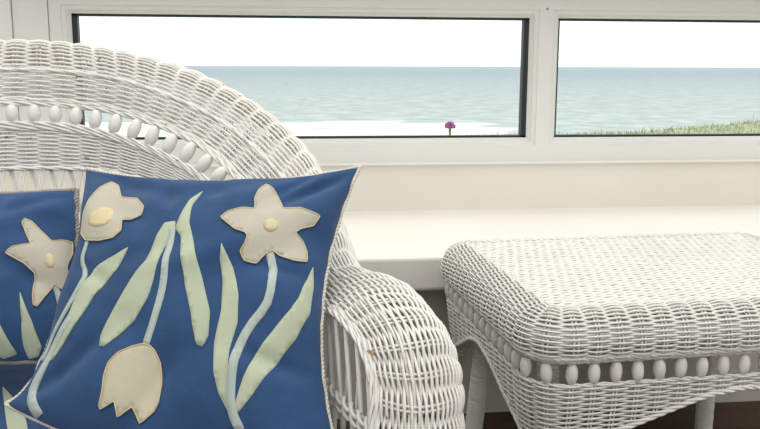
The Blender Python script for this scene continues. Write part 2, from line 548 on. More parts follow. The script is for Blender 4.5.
def land(x, y):
    """Grassy slope: low in front of the window, rising to a bank on the right."""
    x = np.asarray(x, float); y = np.asarray(y, float)
    ridge = np.interp(x+0.12*np.sin(y*1.7), [-12, 1.0, 2.4, 3.4, 3.9, 4.5, 5.1, 5.7, 6.6, 9, 12], BANK)
    k = np.exp(-((y-9.5)/2.6)**2)
    return -0.80*(1-k)+ridge*k+0.012*np.sin(x*5.1+y)*np.cos(y*3.3)
BANK = [-0.10, -0.02, 0.075, 0.075, 0.10, 0.135, 0.18, 0.235, 0.27, 0.32, 0.35]
gx, gy = np.meshgrid(np.linspace(-12, 12, 121), np.linspace(2.9, 19, 81), indexing='ij')
gz = land(gx, gy)
gz = np.where(gy > 13, gz-(gy-13)*0.8, gz)
o = MB(); o.grid(np.stack([gx, gy, gz], -1))
o.build('ground', GRASS)['kind'] = 'structure'
gm = MB()
n = 9000
px = rng.uniform(1.2, 7.5, n); py = rng.uniform(7.2, 11.5, n)
pz = land(px, py); hh = rng.uniform(0.02, 0.06, n)*np.where(rng.rand(n) < 0.02, 2.2, 1); la = rng.uniform(-0.05, 0.05, (n, 2))
V = []; Fc = []
for i in range(n):
    a = rng.uniform(0, PI); c, s_ = math.cos(a)*0.006, math.sin(a)*0.006
    b0 = len(V)
    V += [(px[i]-c, py[i]-s_, pz[i]-0.01), (px[i]+c, py[i]+s_, pz[i]-0.01),
          (px[i]+la[i, 0]*0.4+c*0.7, py[i]+la[i, 1]*0.4+s_*0.7, pz[i]+hh[i]*0.6), (px[i]+la[i, 0]*0.4-c*0.7, py[i]+la[i, 1]*0.4-s_*0.7, pz[i]+hh[i]*0.6),
          (px[i]+la[i, 0], py[i]+la[i, 1], pz[i]+hh[i]), (px[i]+la[i, 0]+0.001, py[i]+la[i, 1], pz[i]+hh[i])]
    Fc += [(b0, b0+1, b0+2, b0+3), (b0+3, b0+2, b0+5, b0+4)]
gr = link_mesh('grass', V, Fc, GRASS)
tag(gr, 'rough green grass on the bank outside the right pane of the window', 'grass', kind='stuff')

# purple thistle standing just outside the left pane
tx, ty, tzb, tzt = 0.642, 3.25, -0.79, 0.640
th = empty('thistle', (tx, ty, tzb), 'single purple thistle flower outside the left window pane against the surf', 'flower')
m_ = MB(); zz = np.linspace(tzb, tzt, 20)
m_.tube(np.stack([tx+0.010*np.sin(zz*3)-0.010*np.sin(tzt*3), np.full(20, ty), zz], 1), None, 0.0052, 7); m_.build('stem', STEMG, th)
for k in range(5):
    m_ = MB()
    z0 = tzb+0.15+0.2*k; a = k*2.4
    d = np.array([math.cos(a), math.sin(a), 0]); q = np.linspace(0, 1, 8)
    P = np.array([tx, ty, z0])+d*0.12*q[:, None]+np.array([0, 0, 1])*(0.06*q-0.09*q*q)[:, None]
    m_.tube(P, None, 0.012*np.sin(PI*np.clip(q*0.9+0.08, 0, 1)), 6, flat=0.15)
    m_.build('leaf', STEMG, th)
m_ = MB(); m_.lathe([(0.001, 0), (0.006, 0.003), (0.0085, 0.009), (0.008, 0.014), (0.006, 0.017), (0.001, 0.018)], (tx, ty, tzt-0.003), 14); m_.build('flower_base', STEMG, th)
m_ = MB()
for k in range(110):
    a = rng.uniform(0, 2*PI); e = math.sqrt(rng.uniform(0, 1))*1.9
    d = np.array([math.cos(a)*math.sin(e), math.sin(a)*math.sin(e), math.cos(e)])
    c = np.array([tx, ty, tzt+0.011])
    m_.tube([c, c+d*0.011, c+d*rng.uniform(0.017, 0.023)], None, [0.0026, 0.0034, 0.0024], 4)
m_.build('flower_head', PURP, th)

# ------------------------------------------------------------------ wicker side table
TX0, TX1, TY0, TY1, TZ = 0.420, 1.110, 1.344, 1.884, 0.484
table = empty('wicker_table', ((TX0+TX1)/2, (TY0+TY1)/2, 0), 'white wicker side table with rolled edge and wooden bead row, before the sill', 'table')
RC = 0.028
def loop(n):
    """Rounded rectangle: points, outward normals, n samples evenly along it, starting mid-back."""
    pts, nr = [], []
    cs = [(TX1-RC, TY1-RC, 0), (TX0+RC, TY1-RC, 90), (TX0+RC, TY0+RC, 180), (TX1-RC, TY0+RC, 270)]
    for cx, cy, a0 in cs:
        for a in np.radians(np.linspace(a0, a0+90, 13)):
            pts.append((cx+RC*math.cos(a), cy+RC*math.sin(a))); nr.append((math.cos(a), math.sin(a)))
    pts.append(pts[0]); nr.append(nr[0])
    pts = np.array(pts); nr = np.array(nr)
    q = pts+nr*0.035
    t = np.concatenate([[0], np.cumsum(np.linalg.norm(np.diff(q, axis=0), axis=1))])
    u = np.linspace(0, t[-1], n, endpoint=False)
    f = lambda A: np.stack([np.interp(u, t, A[:, k]) for k in range(2)], 1)
    N = f(nr); N /= np.linalg.norm(N, axis=1, keepdims=True)
    return f(pts), N, t[-1]
LP, LN, LLEN = loop(600)
def sweep(prof):
    prof = np.asarray(prof)
    G = np.zeros((600, len(prof), 3))
    G[:, :, :2] = LP[:, None, :]+LN[:, None, :]*prof[None, :, 0:1]
    G[:, :, 2] = prof[None, :, 1]
    return G
NST = 68
prof = resample(catmull([(-0.002, 0.484), (0.012, 0.4835), (0.028, 0.478), (0.043, 0.466), (0.051, 0.449), (0.0545, 0.432), (0.051, 0.417), (0.046, 0.409), (0.040, 0.404)], 60), 41)
ST = Surf(sweep(prof), closed=True, flip=False)
# normals must point outwards
_, nn = ST.at(0.5, 0.5)
if np.dot(nn[:2], LN[300]) < 0: ST.N = -ST.N
mb = MB()
weave(mb, ST, NST, 30, 0.0040, 0.00205, closed=True, per=6, rstake=0.0019, gap=0.0060, ulen=LLEN)
mb.build('rolled_edge', WICKT, table)
tl = np.linspace(0, 1, 600, endpoint=False)
mb = MB()
P, N = ST.at(tl, np.zeros(600)); rope(mb, P+np.array([0, 0, 0.001]), N, 0.0022, 0.0024, 0.030, 2, True)
mb.build('edge_braid', WICKT, table)
mb = MB()
for vv in (0.90, 0.97): 
    P, N = ST.at(tl, np.full(600, vv)); rope(mb, P+N*0.001, N, 0.0024, 0.0026, 0.045, 3, True)
mb.build('braid', WICKT, table)
# top panel: twill of reeds over a thin board
tp = MB(); nrow = 96
for j in range(nrow):
    y = TY0+0.002+(TY1-TY0-0.004)*(j+0.5)/nrow
    ins = 0.0
    for (ya, yb) in ((TY0, TY0+RC), (TY1-RC, TY1)):
        if ya <= y <= yb:
            d = (TY0+RC-y) if ya == TY0 else (y-TY1+RC)
            ins = RC-math.sqrt(max(0, RC*RC-d*d))
    x = np.linspace(TX0+ins+0.001, TX1-ins-0.001, 170)
    z = TZ-0.0008+0.0014*np.sin(2*PI*(x/0.058+j/3.3))+rng.uniform(-0.0003, 0.0003)
    P = np.stack([x, np.full_like(x, y)+0.0008*np.sin(x*90+j), z], 1)
    tp.tube(P, np.tile([0, 0, 1.0], (170, 1)), 0.0034, 6, flat=0.55)
tp.build('top_panel', WICKT, table)
tb = MB(); tb.box(TX0-0.006, TX1+0.006, TY0-0.006, TY1+0.006, 0.466, 0.479); tb.build('top_board', WICKT, table, smooth=False, bevel=0.003)
tb = MB(); 
for a_, b_ in ((TX0, TX0+0.03), (TX1-0.03, TX1)): tb.box(a_, b_, TY0, TY1, 0.41, 0.466)
for a_, b_ in ((TY0, TY0+0.03), (TY1-0.03, TY1)): tb.box(TX0+0.03, TX1-0.03, a_, b_, 0.41, 0.466)
tb.build('rail', WICKT, table, smooth=False, bevel=0.003)
# beads threaded on the stakes
OB, ZB0, ZB1 = 0.039, 0.402, 0.363
def bead_mesh(h, r, n=16, m=11):
    q = np.linspace(0, PI, m)
    return np.stack([np.maximum(r*np.sin(q)**0.85, 0.0004), -h/2*np.cos(q)], 1)
bp = MB(); bp.lathe(bead_mesh(0.0375, 0.0104), (0, 0, 0), 18)
bead0 = None
for k in range(NST):
    u = (k+0.5)/NST
    i = int(u*600) % 600; f_ = u*600-int(u*600); i2 = (i+1) % 600
    p = (LP[i]*(1-f_)+LP[i2]*f_)+LN[i]*OB
    if bead0 is None:
        b_ = bp.build('bead', BEAD, table); bead0 = b_
    else:
        b_ = bead0.copy(); C.objects.link(b_); b_.parent = table
    b_.matrix_parent_inverse = Matrix.Translation(table.location).inverted()
    b_.location = (p[0], p[1], (ZB0+ZB1)/2+rng.uniform(-0.0008, 0.0008))
    b_.rotation_euler = (rng.uniform(-0.07, 0.07), rng.uniform(-0.07, 0.07), rng.uniform(0, 6))
# apron with an arch cut out of every side
def arch_z(x, y):
    """Height of the arch at a point of the apron: high mid-side, running down to the corner legs."""
    ax, bx = TX0-0.04, TX1+0.04; ay, by = TY0-0.04, TY1+0.04
    ex = np.minimum(x-ax, bx-x); ey = np.minimum(y-ay, by-y)
    front = ey < ex
    half = np.where(front, (bx-ax)/2, (by-ay)/2)
    q = np.clip(np.where(front, ex, ey)/half, 0, 1)
    xs_ = [0, 0.05, 0.1, 0.18, 0.30, 0.45, 0.62, 0.80, 1.0]
    zs_ = [0.10, 0.15, 0.195, 0.235, 0.261, 0.280, 0.305, 0.330, 0.342]
    return np.interp(q, xs_, zs_)
prof2 = [(0.040, 0.3635), (0.039, 0.345), (0.033, 0.30), (0.024, 0.25), (0.016, 0.20), (0.010, 0.15), (0.006, 0.10)]
prof2 = resample(prof2, 41)
SA = Surf(sweep(prof2), closed=True)
_, nn = SA.at(0.5, 0.5)
if np.dot(nn[:2], LN[300]) < 0: SA.N = -SA.N
# arch height along u on the final surface
AU = np.array([arch_z(*SA.at(u, 0.2)[0][:2]) for u in np.linspace(0, 1, 601)])
k_ = np.ones(9)/9; AU = np.convolve(np.concatenate([AU[-5:-1], AU, AU[1:5]]), k_, 'valid')
zv = lambda v: np.interp(v, np.linspace(0, 1, 41), prof2[:, 1])
vz = lambda z: np.interp(-z, -prof2[:, 1], np.linspace(0, 1, 41))
amask = lambda t, v: zv(v) > np.interp(t, np.linspace(0, 1, 601), AU)+0.002
mb = MB()
weave(mb, SA, NST, 57, 0.0030, 0.0022, closed=True, per=6, mask=amask, rstake=0.0019, gap=0.0060, ulen=LLEN,
      stake_v=lambda u: (0.0, float(vz(np.interp(u, np.linspace(0, 1, 601), AU)))))
mb.build('apron', WICKT, table)
tt = np.linspace(0, 1, 500, endpoint=False)
za = np.interp(tt, np.linspace(0, 1, 601), AU)
P, N = SA.at(tt, vz(za))
mb = MB(); rope(mb, P+N*0.002, N, 0.0030, 0.0030, 0.055, 3, True); mb.build('arch_braid', WICKT, table)
P, N = SA.at(tl, np.full(600, 0.004))
mb = MB(); rope(mb, P, N, 0.0020, 0.0022, 0.05, 2, True); mb.build('braid', WICKT, table)
def wrapped_leg(mb, p0, p1, r, pitch=0.0048, n=16):
    p0 = np.array(p0, float); p1 = np.array(p1, float)
    L = np.linalg.norm(p1-p0); m = int(L/pitch)
    ts, rs = [], []
    for k in range(m):
        jit = rng.uniform(-0.0004, 0.0004)
        for q, d in ((0.02, -0.0011), (0.25, 0.0002), (0.5, 0.0006), (0.75, 0.0002), (0.98, -0.0011)):
            ts.append((k+q)/m); rs.append(r+d+jit)
    ts = np.array([0]+ts+[1]); rs = np.array([0.001]+rs+[0.001])
    P = p0+(p1-p0)*ts[:, None]
    mb.tube(P, np.tile([1.0, 0.3, 0], (len(ts), 1)), rs, n)
TURN = math.radians(3.4)        # the table stands a little askew to the sill
def to_local(x, y):
    cx, cy = table.location.x, table.location.y
    return (cx+(x-cx)*math.cos(TURN)+(y-cy)*math.sin(TURN), cy-(x-cx)*math.sin(TURN)+(y-cy)*math.cos(TURN))
for (x0, y0, x1, y1) in ((0.452, 1.80, 0.424, 1.822), (1.002, 1.84, 1.006, 1.850), (0.455, 1.376, 0.440, 1.360), (1.075, 1.41, 1.085, 1.395)):
    mb = MB(); wrapped_leg(mb, (*to_local(x0, y0), 0.40), (*to_local(x1, y1), 0.0), 0.0205); mb.build('leg', WICKT, table)
table.rotation_euler.z = TURN

# ------------------------------------------------------------------ wicker chair
CT = math.radians(6.0)
CO = np.array([-0.47, 1.58, -0.010])
CS = np.array([math.cos(CT), math.sin(CT), 0]); CF = np.array([math.sin(CT), -math.cos(CT), 0])
def W(l):
    l = np.asarray(l, float)
    return CO+l[..., 0:1]*CS+l[..., 1:2]*CF+l[..., 2:3]*np.array([0, 0, 1.0])
chair = empty('wicker_chair', tuple(W((0, 0.3, 0))), 'wide white wicker armchair with arched beaded back and thick rolled arm, holding blue pillows', 'chair')
half = [  # inner edge, middle, outer top, rolled back x2 : (s across, f towards the front, z)
 [(0, .002, .823), (0, -.010, .880), (0, -.050, .930), (0, -.085, .925), (0, -.105, .893)],
 [(.150, .040, .812), (.153, .024, .868), (.146, -.022, .918), (.150, -.056, .915), (.152, -.076, .885)],
 [(.236, .083, .790), (.258, .066, .843), (.270, .030, .886), (.284, .000, .886), (.288, -.020, .858)],
 [(.340, .157, .737), (.383, .150, .780), (.419, .131, .809), (.436, .100, .803), (.440, .080, .775)],
 [(.415, .260, .655), (.458, .248, .695), (.497, .214, .728), (.511, .185, .720), (.518, .165, .690)],
 [(.452, .345, .597), (.489, .332, .622), (.525, .308, .638), (.540, .285, .622), (.550, .270, .588)],
 [(.465, .402, .566), (.503, .394, .588), (.532, .386, .592), (.553, .370, .574), (.568, .360, .540)],
 [(.478, .450, .550), (.519, .452, .581), (.559, .460, .589), (.597, .440, .572), (.618, .430, .530)],
 [(.492, .530, .552), (.534, .560, .585), (.588, .552, .578), (.618, .532, .548), (.633, .520, .505)],
 [(.506, .592, .536), (.548, .632, .556), (.608, .606, .548), (.631, .578, .520), (.636, .560, .487)],
 [(.513, .630, .497), (.554, .668, .498), (.616, .640, .491), (.636, .604, .480), (.637, .580, .470)],
 [(.508, .648, .440), (.553, .688, .440), (.613, .660, .436), (.633, .620, .430), (.636, .590, .425)],
 [(.500, .640, .300), (.550, .682, .300), (.615, .652, .300), (.638, .612, .300), (.640, .580, .300)],
 [(.495, .620, .020), (.540, .660, .020), (.600, .635, .020), (.622, .600, .020), (.625, .570, .020)],
]
half = np.array(half)
full = np.concatenate([half[:0:-1]*np.array([-1, 1, 1]), half])
def net_surface(full, nu, nv):
    A = catmull(full, nu*2)
    G = np.stack([resample(catmull(a, 40), nv) for a in A])
    mid = G[:, nv//2]
    t = np.concatenate([[0], np.cumsum(np.linalg.norm(np.diff(mid, axis=0), axis=1))])
    u = np.linspace(0, t[-1], nu)
    H = np.stack([np.stack([np.interp(u, t, G[:, j, k]) for k in range(3)], -1) for j in range(nv)], 1)
    return H, t[-1]
HL, clen = net_surface(full, 701, 41)
CB = Surf(W(HL))
_, nn = CB.at(0.5, 0.2)
if nn[1] > 0: CB.N = -CB.N
nst = int(clen/0.0395)
mb = MB()
weave(mb, CB, nst, 48, 0.0036, 0.00215, per=6, rstake=0.0019, gap=0.006, ulen=clen)
mb.build('rolled_band', WICK, chair)
tl = np.linspace(0, 1, 700)
mb = MB()
for vv, R, uw in ((0.0, 0.0030, .5), (0.035, 0.0022, .5), (0.30, 0.0016, .27)):
    P, N = CB.at(0.5+(tl-0.5)*2*uw, np.full(700, vv)); rope(mb, P+N*(0.0028 if vv > 0.1 else 0.001), N, R, 0.0022 if vv > 0.1 else 0.0026, 0.085, 3)
P, N = CB.at(tl, np.ones(700)); rope(mb, P, N, 0.003, 0.0026, 0.06, 2)
mb.build('braid', WICK, chair)
# inner back: woven strip below the bead row
def inner(u_): return CB.at(u_, 0.0)[0]
lowr = [  # top edge, bottom edge
 [(0, .012, .788), (0, .026, .710)], [(.07, .024, .786), (.07, .036, .710)], [(.16, .058, .772), (.155, .066, .706)],
 [(.235, .100, .748), (.225, .106, .692)], [(.325, .168, .700), (.31, .172, .660)], [(.392, .260, .632), (.378, .262, .604)], [(.425, .345, .575), (.415, .345, .562)],
]
lowr = np.array(lowr)
lowf = np.concatenate([lowr[:0:-1]*np.array([-1, 1, 1]), lowr])
def strip_surface(full, nu, nv):
    A = catmull(full, nu*2)
    G = np.stack([np.stack([a[0]+(a[1]-a[0])*q for q in np.linspace(0, 1, nv)]) for a in A])
    mid = G[:, nv//2]
    t = np.concatenate([[0], np.cumsum(np.linalg.norm(np.diff(mid, axis=0), axis=1))])
    u = np.linspace(0, t[-1], nu)
    return np.stack([np.stack([np.interp(u, t, G[:, j, k]) for k in range(3)], -1) for j in range(nv)], 1), t[-1]
HLs, llen = strip_surface(lowf, 401, 15)
LB = Surf(W(HLs))
_, nn = LB.at(0.5, 0.5)
if nn[1] > 0: LB.N = -LB.N
mb = MB()
weave(mb, LB, int(llen/0.0365), 20, 0.0030, 0.0020, per=6, rstake=0.0018, gap=0.005, ulen=llen, v0=0.12)
mb.build('back_strip', WICK, chair)
mb = MB()
tq = np.linspace(0, 1, 400)
for vv, R in ((0.0, 0.0032), (0.09, 0.0032), (1.0, 0.002)):
    P, N = LB.at(tq, np.full(400, vv)); rope(mb, P+N*0.0015, N, R, 0.0027, 0.095, 3)
mb.build('braid', WICK, chair)
# beads between the rolled band and the strip
bp = MB(); bp.lathe(bead_mesh(0.036, 0.0110), (0, 0, 0), 18)
bead0 = None
La = LB.at(np.linspace(0, 1, 2001), 0.0)[0]
ta = np.concatenate([[0], np.cumsum(np.linalg.norm(np.diff(La, axis=0), axis=1))])
Ia = inner(np.linspace(0.2, 0.8, 3001))
nb = 25
sp_ = 0.0362
for k in range(-nb//2+1, nb//2+1):
    q = ta[-1]/2+(k-0.16)*sp_
    p = np.array([np.interp(q, ta, La[:, c]) for c in range(3)])
    d = Ia-p; i = int(np.argmin(np.sum(d*d, 1)))
    ax = Ia[i]-p
    L = np.linalg.norm(ax)
    c = p+ax*0.5
    if bead0 is None:
        b_ = bp.build('bead', BEAD, chair); bead0 = b_
    else:
        b_ = bead0.copy(); C.objects.link(b_); b_.parent = chair
    b_.matrix_parent_inverse = Matrix.Translation(chair.location).inverted()
    b_.location = c
    b_.rotation_euler = Vector(ax).to_track_quat('Z', 'Y').to_euler()
    b_.scale = (1, 1, min(1.15, max(0.8, L/0.0375)))
# open lattice: back below the strip, and inside the arms
mb = MB()
ZS = 0.40
LK = LB.at(np.linspace(0, 1, 801), 1.0)[0]
def drop(p, k=0.0):
    q = p.copy(); q[2] = ZS; return q+CF*k
n = 35
for k in range(n):
    for sg in (-1, 1):
        a = (k+0.5-sg*0.33)/n; b2 = a+sg*0.060
        for e in (-0.0022, 0.0022):
            p = LK[int(np.clip(a*800+e/llen*800, 0, 800))]+CF*(-0.002*sg)
            q = LK[int(np.clip(b2*800, 0, 800))]; q = drop(q, -0.03)+CF*(-0.002*sg)
            if p[2] < ZS+0.05: continue
            mb.tube([p, p*0.5+q*0.5, q], None, 0.0021, 6)
mb.build('back_lattice', WICK, chair)
for side in (1, -1):
    mb = MB()
    rail_l = np.array([(.428, .33), (.462, .40), (.478, .45), (.492, .53), (.503, .585), (.509, .622)])
    uu = np.linspace(0.5, 1.0, 1500) if side == 1 else np.linspace(0.5, 0.0, 1500)
    I = inner(uu)
    fl = (I-CO)@CF
    zz = I[:, 2]
    i0 = int(np.argmax(fl > 0.30)); i1 = int(np.argmax(zz < 0.43)) if np.any(zz < 0.43) else 1499
    top = I[i0:i1:4]
    base = np.stack([(top-CO)@CS, (top-CO)@CF, top[:, 2]], 1)
    ta_ = np.linspace(0, 1, len(base))
    nl = 9
    f0, f1 = 0.31, 0.632
    fsort = np.maximum.accumulate(base[:, 1])
    def tz(f):  return np.interp(f, fsort+np.arange(len(fsort))*1e-7, base[:, 2])
    def tsx(f): return np.interp(f, fsort+np.arange(len(fsort))*1e-7, base[:, 0])
    for k in range(nl):
        fa = f0+(f1-f0)*(k+0.5)/nl
        for sg, rr, off in ((1, 0.0033, 0.0), (-1, 0.0026, 0.006)):
            fb_ = fa+sg*0.042
            p = W((tsx(fa)+off*side, fa, tz(fa)+0.004)); q = W((tsx(min(fb_, f1))*1.0+off*side, fb_, 0.27))
            mb.tube([p, p*0.66+q*0.34, p*0.33+q*0.67, q], None, rr, 6)
    mb.build('arm_lattice', WICK, chair)
    mb = MB()
    for zq in (0.428, 0.440):
        f_ = np.linspace(f0, f1+0.01, 40)
        P = W(np.stack([tsx(f_)-0.002*side, f_, np.full(40, zq)], 1))
        rope(mb, P, np.tile(-CS*side, (40, 1)), 0.0050, 0.0030, 0.05, 2)
    mb.build('lattice_braid', WICK, chair)
# seat deck, front apron, legs
mb = MB()
sd = np.zeros((41, 25, 3))
for i, a in enumerate(np.linspace(-0.46, 0.46, 41)):
    for j, b2 in enumerate(np.linspace(0.05+0.9*a*a, 0.63, 25)): sd[i, j] = (a, b2, 0.325)
SD = Surf(W(sd))
if SD.N[0, 0, 2] < 0: SD.N = -SD.N
weave(mb, SD, 24, 80, 0.003, 0.0032, per=4, rstake=0.002, gap=0.006, ulen=0.92)
mb.build('seat', WICK, chair)
mb = MB()
ad = np.zeros((41, 15, 3))
for i, a in enumerate(np.linspace(-0.49, 0.49, 41)):
    for j, z in enumerate(np.linspace(0.345, 0.14, 15)): ad[i, j] = (a, 0.635, z)
AD = Surf(W(ad))
if AD.N[5, 5, 1] > 0: AD.N = -AD.N
weave(mb, AD, 26, 50, 0.003, 0.0023, per=6, rstake=0.0018, gap=0.006, ulen=0.98)
mb.build('front_apron', WICK, chair)
for s_, f_ in ((0.575, 0.60), (-0.575, 0.60), (0.36, 0.12), (-0.36, 0.12)):
    mb = MB(); wrapped_leg(mb, W((s_, f_, 0.40 if f_ < 0.3 else 0.42)), W((s_, f_-(0.04 if f_ < 0.3 else 0), 0.010)), 0.02); mb.build('leg', WICK, chair)

# ------------------------------------------------------------------ pillows
#@PILLOWFN
def vnoise(a, b, seed):
    """Smooth sum of sines used for the creases of the cloth."""
    r = np.random.RandomState(seed); z = 0
    for k in range(7):
        fx, fy, p, q = r.uniform(1.0, 4.5), r.uniform(1.0, 4.5), r.uniform(0, 6.28), r.uniform(-1, 1)
        z = z+np.sin(fx*a+fy*q*b+p+1.3*np.sin(2.1*b*fy*0.5+p))/(1+0.35*k)
    return z/3
class Pillow:
    def __init__(s, tl_, tr_, br_, bl_, tf, tb_, sag, seed, crease=0.005, folds=(), ear=False):
        s.ear = ear
        s.folds = folds
        s.c = [np.array(q, float) for q in (tl_, tr_, br_, bl_)]
        s.tf, s.tb, s.sag, s.seed, s.crease = tf, tb_, sag, seed, crease
        n = np.cross(s.c[1]-s.c[0], s.c[3]-s.c[0]); n /= np.linalg.norm(n)
        s.n = -n if n[1] > 0 else n                    # towards the viewer
    def at(s, a, b, side=1, lift=0.0):
        """a: -1 left .. 1 right, b: -1 bottom .. 1 top."""
        a = np.asarray(a, float); b = np.asarray(b, float)
        sg = s.sag
        lb_ = np.where(b < 0, 1-0.2*b**2-0.8*np.abs(b)**9, 1-b*b) if s.ear else 1-b*b
        a2 = a*(1-sg[1]*(1-b*b)*np.where(a > 0, 1, 0)-sg[0]*lb_*np.where(a < 0, 1, 0))
        b2 = b*(1-sg[2]*(1-a*a)*np.where(b > 0, 1, 0)-sg[3]*(1-a*a)*np.where(b < 0, 1, 0))
        x = ((a2+1)/2)[..., None]; y = ((b2+1)/2)[..., None]
        P = s.c[3]*(1-x)*(1-y)+s.c[2]*x*(1-y)+s.c[1]*x*y+s.c[0]*(1-x)*y
        w_ = np.clip(1-a*a, 0, 1)**0.42*np.clip(1-b*b, 0, 1)**0.42*(1-0.3*(a*b)**4)
        cr_ = s.crease*vnoise(a*2.2, b*2.2, s.seed+(0 if side > 0 else 5))*np.clip(w_*3, 0, 1)
        rad = s.crease*0.9*(np.sin(9*np.arctan2(b-0.1, a)+s.seed)*np.clip((a*a+b*b)-0.35, 0, 1)*np.clip(w_*3, 0, 1))
        for (a0, b0, a1, b1, wd, dp) in (s.folds if side > 0 else ()):
            L2 = (a1-a0)**2+(b1-b0)**2
            q = np.clip(((a-a0)*(a1-a0)+(b-b0)*(b1-b0))/L2, 0, 1)
            dd = (a-a0-q*(a1-a0))**2+(b-b0-q*(b1-b0))**2
            rad = rad-dp*np.exp(-dd/wd**2)*np.sin(PI*np.clip(q*0.9+0.08, 0, 1))*np.clip(w_*4, 0, 1)
        h = (s.tf if side > 0 else -s.tb)*w_+cr_+rad+lift*side
        return P+s.n*h[..., None]
#@END
def pillow_obj(name, pl, label, group, pipe_mat, loc_z=None):
    c = np.mean(pl.c, axis=0); zb = min(q[2] for q in pl.c)
    root = empty(name, (c[0], c[1], zb), label, 'pillow', group)
    n = 151
    q = np.sin(np.linspace(-PI/2, PI/2, n))
    A, B = np.meshgrid(q, q, indexing='ij')
    mb = MB(); mb.grid(pl.at(A, B, 1)); mb.grid(pl.at(A, B, -1)[::-1])
    cov = mb.build('cover', BLUE, root)
    bm = bmesh.new(); bm.from_mesh(cov.data); bmesh.ops.remove_doubles(bm, verts=bm.verts, dist=1e-5); bmesh.ops.recalc_face_normals(bm, faces=bm.faces); bm.to_mesh(cov.data); bm.free()
    e = np.linspace(-1, 1, 80, endpoint=False)
    ea = np.concatenate([e, np.ones(80), -e, -np.ones(80)]); eb = np.concatenate([np.ones(80), -e, -np.ones(80), e])
    P = pl.at(ea, eb, 1)
    N = np.tile(pl.n, (len(P), 1))
    P = P+pl.n*(0.0012*np.sin(np.arange(len(P))*0.9))[:, None]
    mb = MB()
    k_ = np.arange(len(P))
    P = P+pl.n*(0.0010*np.sin(k_*0.55)+0.0008*np.sin(k_*0.23+1))[:, None]
    rope(mb, P, N, 0.0011 if pipe_mat is PIPE else 0.0019, 0.0025 if pipe_mat is PIPE else 0.0029, 0.012, 2, True); mb.build('piping', pipe_mat, root)
    return root

def applique(pl, root, name, poly, m, lift=0.0022, stitch=True, step=0.05):
    """A patch of cloth sewn on: outline in pillow coordinates, filled with a fine mesh that follows the pillow."""
    poly = np.asarray(poly, float)
    dense = []
    for i in range(len(poly)):
        a, b = poly[i], poly[(i+1) % len(poly)]
        k = max(1, int(np.linalg.norm(b-a)/step*1.6))
        dense += [a+(b-a)*q/k for q in range(k)]
    dense = np.array(dense)
    # round the outline a little
    dense = 0.10*np.roll(dense, 1, 0)+0.8*dense+0.10*np.roll(dense, -1, 0)
    nd = len(dense)
    lo, hi = dense.min(0), dense.max(0)
    gx_, gy_ = np.meshgrid(np.arange(lo[0], hi[0], step), np.arange(lo[1], hi[1], step), indexing='ij')
    pts = [Vector(p) for p in dense]+[Vector((x, y)) for x, y in zip(gx_.ravel(), gy_.ravel())]
    v, e, f, *_ = delaunay_2d_cdt(pts, [], [list(range(nd))], 1, 1e-6)
    v = np.array([(p.x, p.y) for p in v])
    v = np.clip(v, -0.995, 0.995)
    used = sorted({i for t in f for i in t}); mp = {i: k for k, i in enumerate(used)}
    v = v[used]
    nv0 = len(v)
    vq = np.round(v, 4)
    bd = [int(np.argmin(np.sum((v-q)**2, 1))) for q in np.clip(dense, -0.995, 0.995)]
    P = np.vstack([pl.at(v[:, 0], v[:, 1], 1, lift), pl.at(v[bd, 0], v[bd, 1], 1, -0.0015)])
    f = [tuple(mp[i] for i in t) for t in f if len(t) == 3]
    for k in range(len(bd)):                              # the turned-under edge of the patch
        k2 = (k+1) % len(bd)
        if bd[k] != bd[k2]: f += [(bd[k], bd[k2], nv0+k2), (bd[k], nv0+k2, nv0+k)]
    o = link_mesh(name, P, np.array(f), m, root)
    bm = bmesh.new(); bm.from_mesh(o.data); bmesh.ops.recalc_face_normals(bm, faces=bm.faces)
    nv_ = Vector(pl.n)
    bm.faces.ensure_lookup_table()
    if sum(fc.normal.dot(nv_)*fc.calc_area() for fc in bm.faces) < 0: bmesh.ops.reverse_faces(bm, faces=bm.faces)
    bm.to_mesh(o.data); bm.free()
    if stitch:
        d = np.clip(dense, -0.995, 0.995)
        Q = pl.at(d[:, 0], d[:, 1], 1, lift+0.0002)
        mb = MB(); mb.tube(Q, np.tile(pl.n, (nd, 1)), 0.0009, 5, True)
        s_ = mb.build('stitching', STIT, root)
        s_.parent = o; s_.matrix_parent_inverse = Matrix.Identity(4)
        o.matrix_parent_inverse = Matrix.Translation(root.location).inverted()
    return o
def ribbon(line, wd):
    """Outline of a strip of given half-widths along a line of points."""
    line = catmull(np.asarray(line, float), 16)
    t = np.gradient(line, axis=0); t /= np.linalg.norm(t, axis=1, keepdims=True)
    nrm = np.stack([-t[:, 1], t[:, 0]], 1)
    wd = np.interp(np.linspace(0, 1, 16), np.linspace(0, 1, len(wd)), wd)[:, None]
    return np.concatenate([line+nrm*wd, (line-nrm*wd)[::-1]])

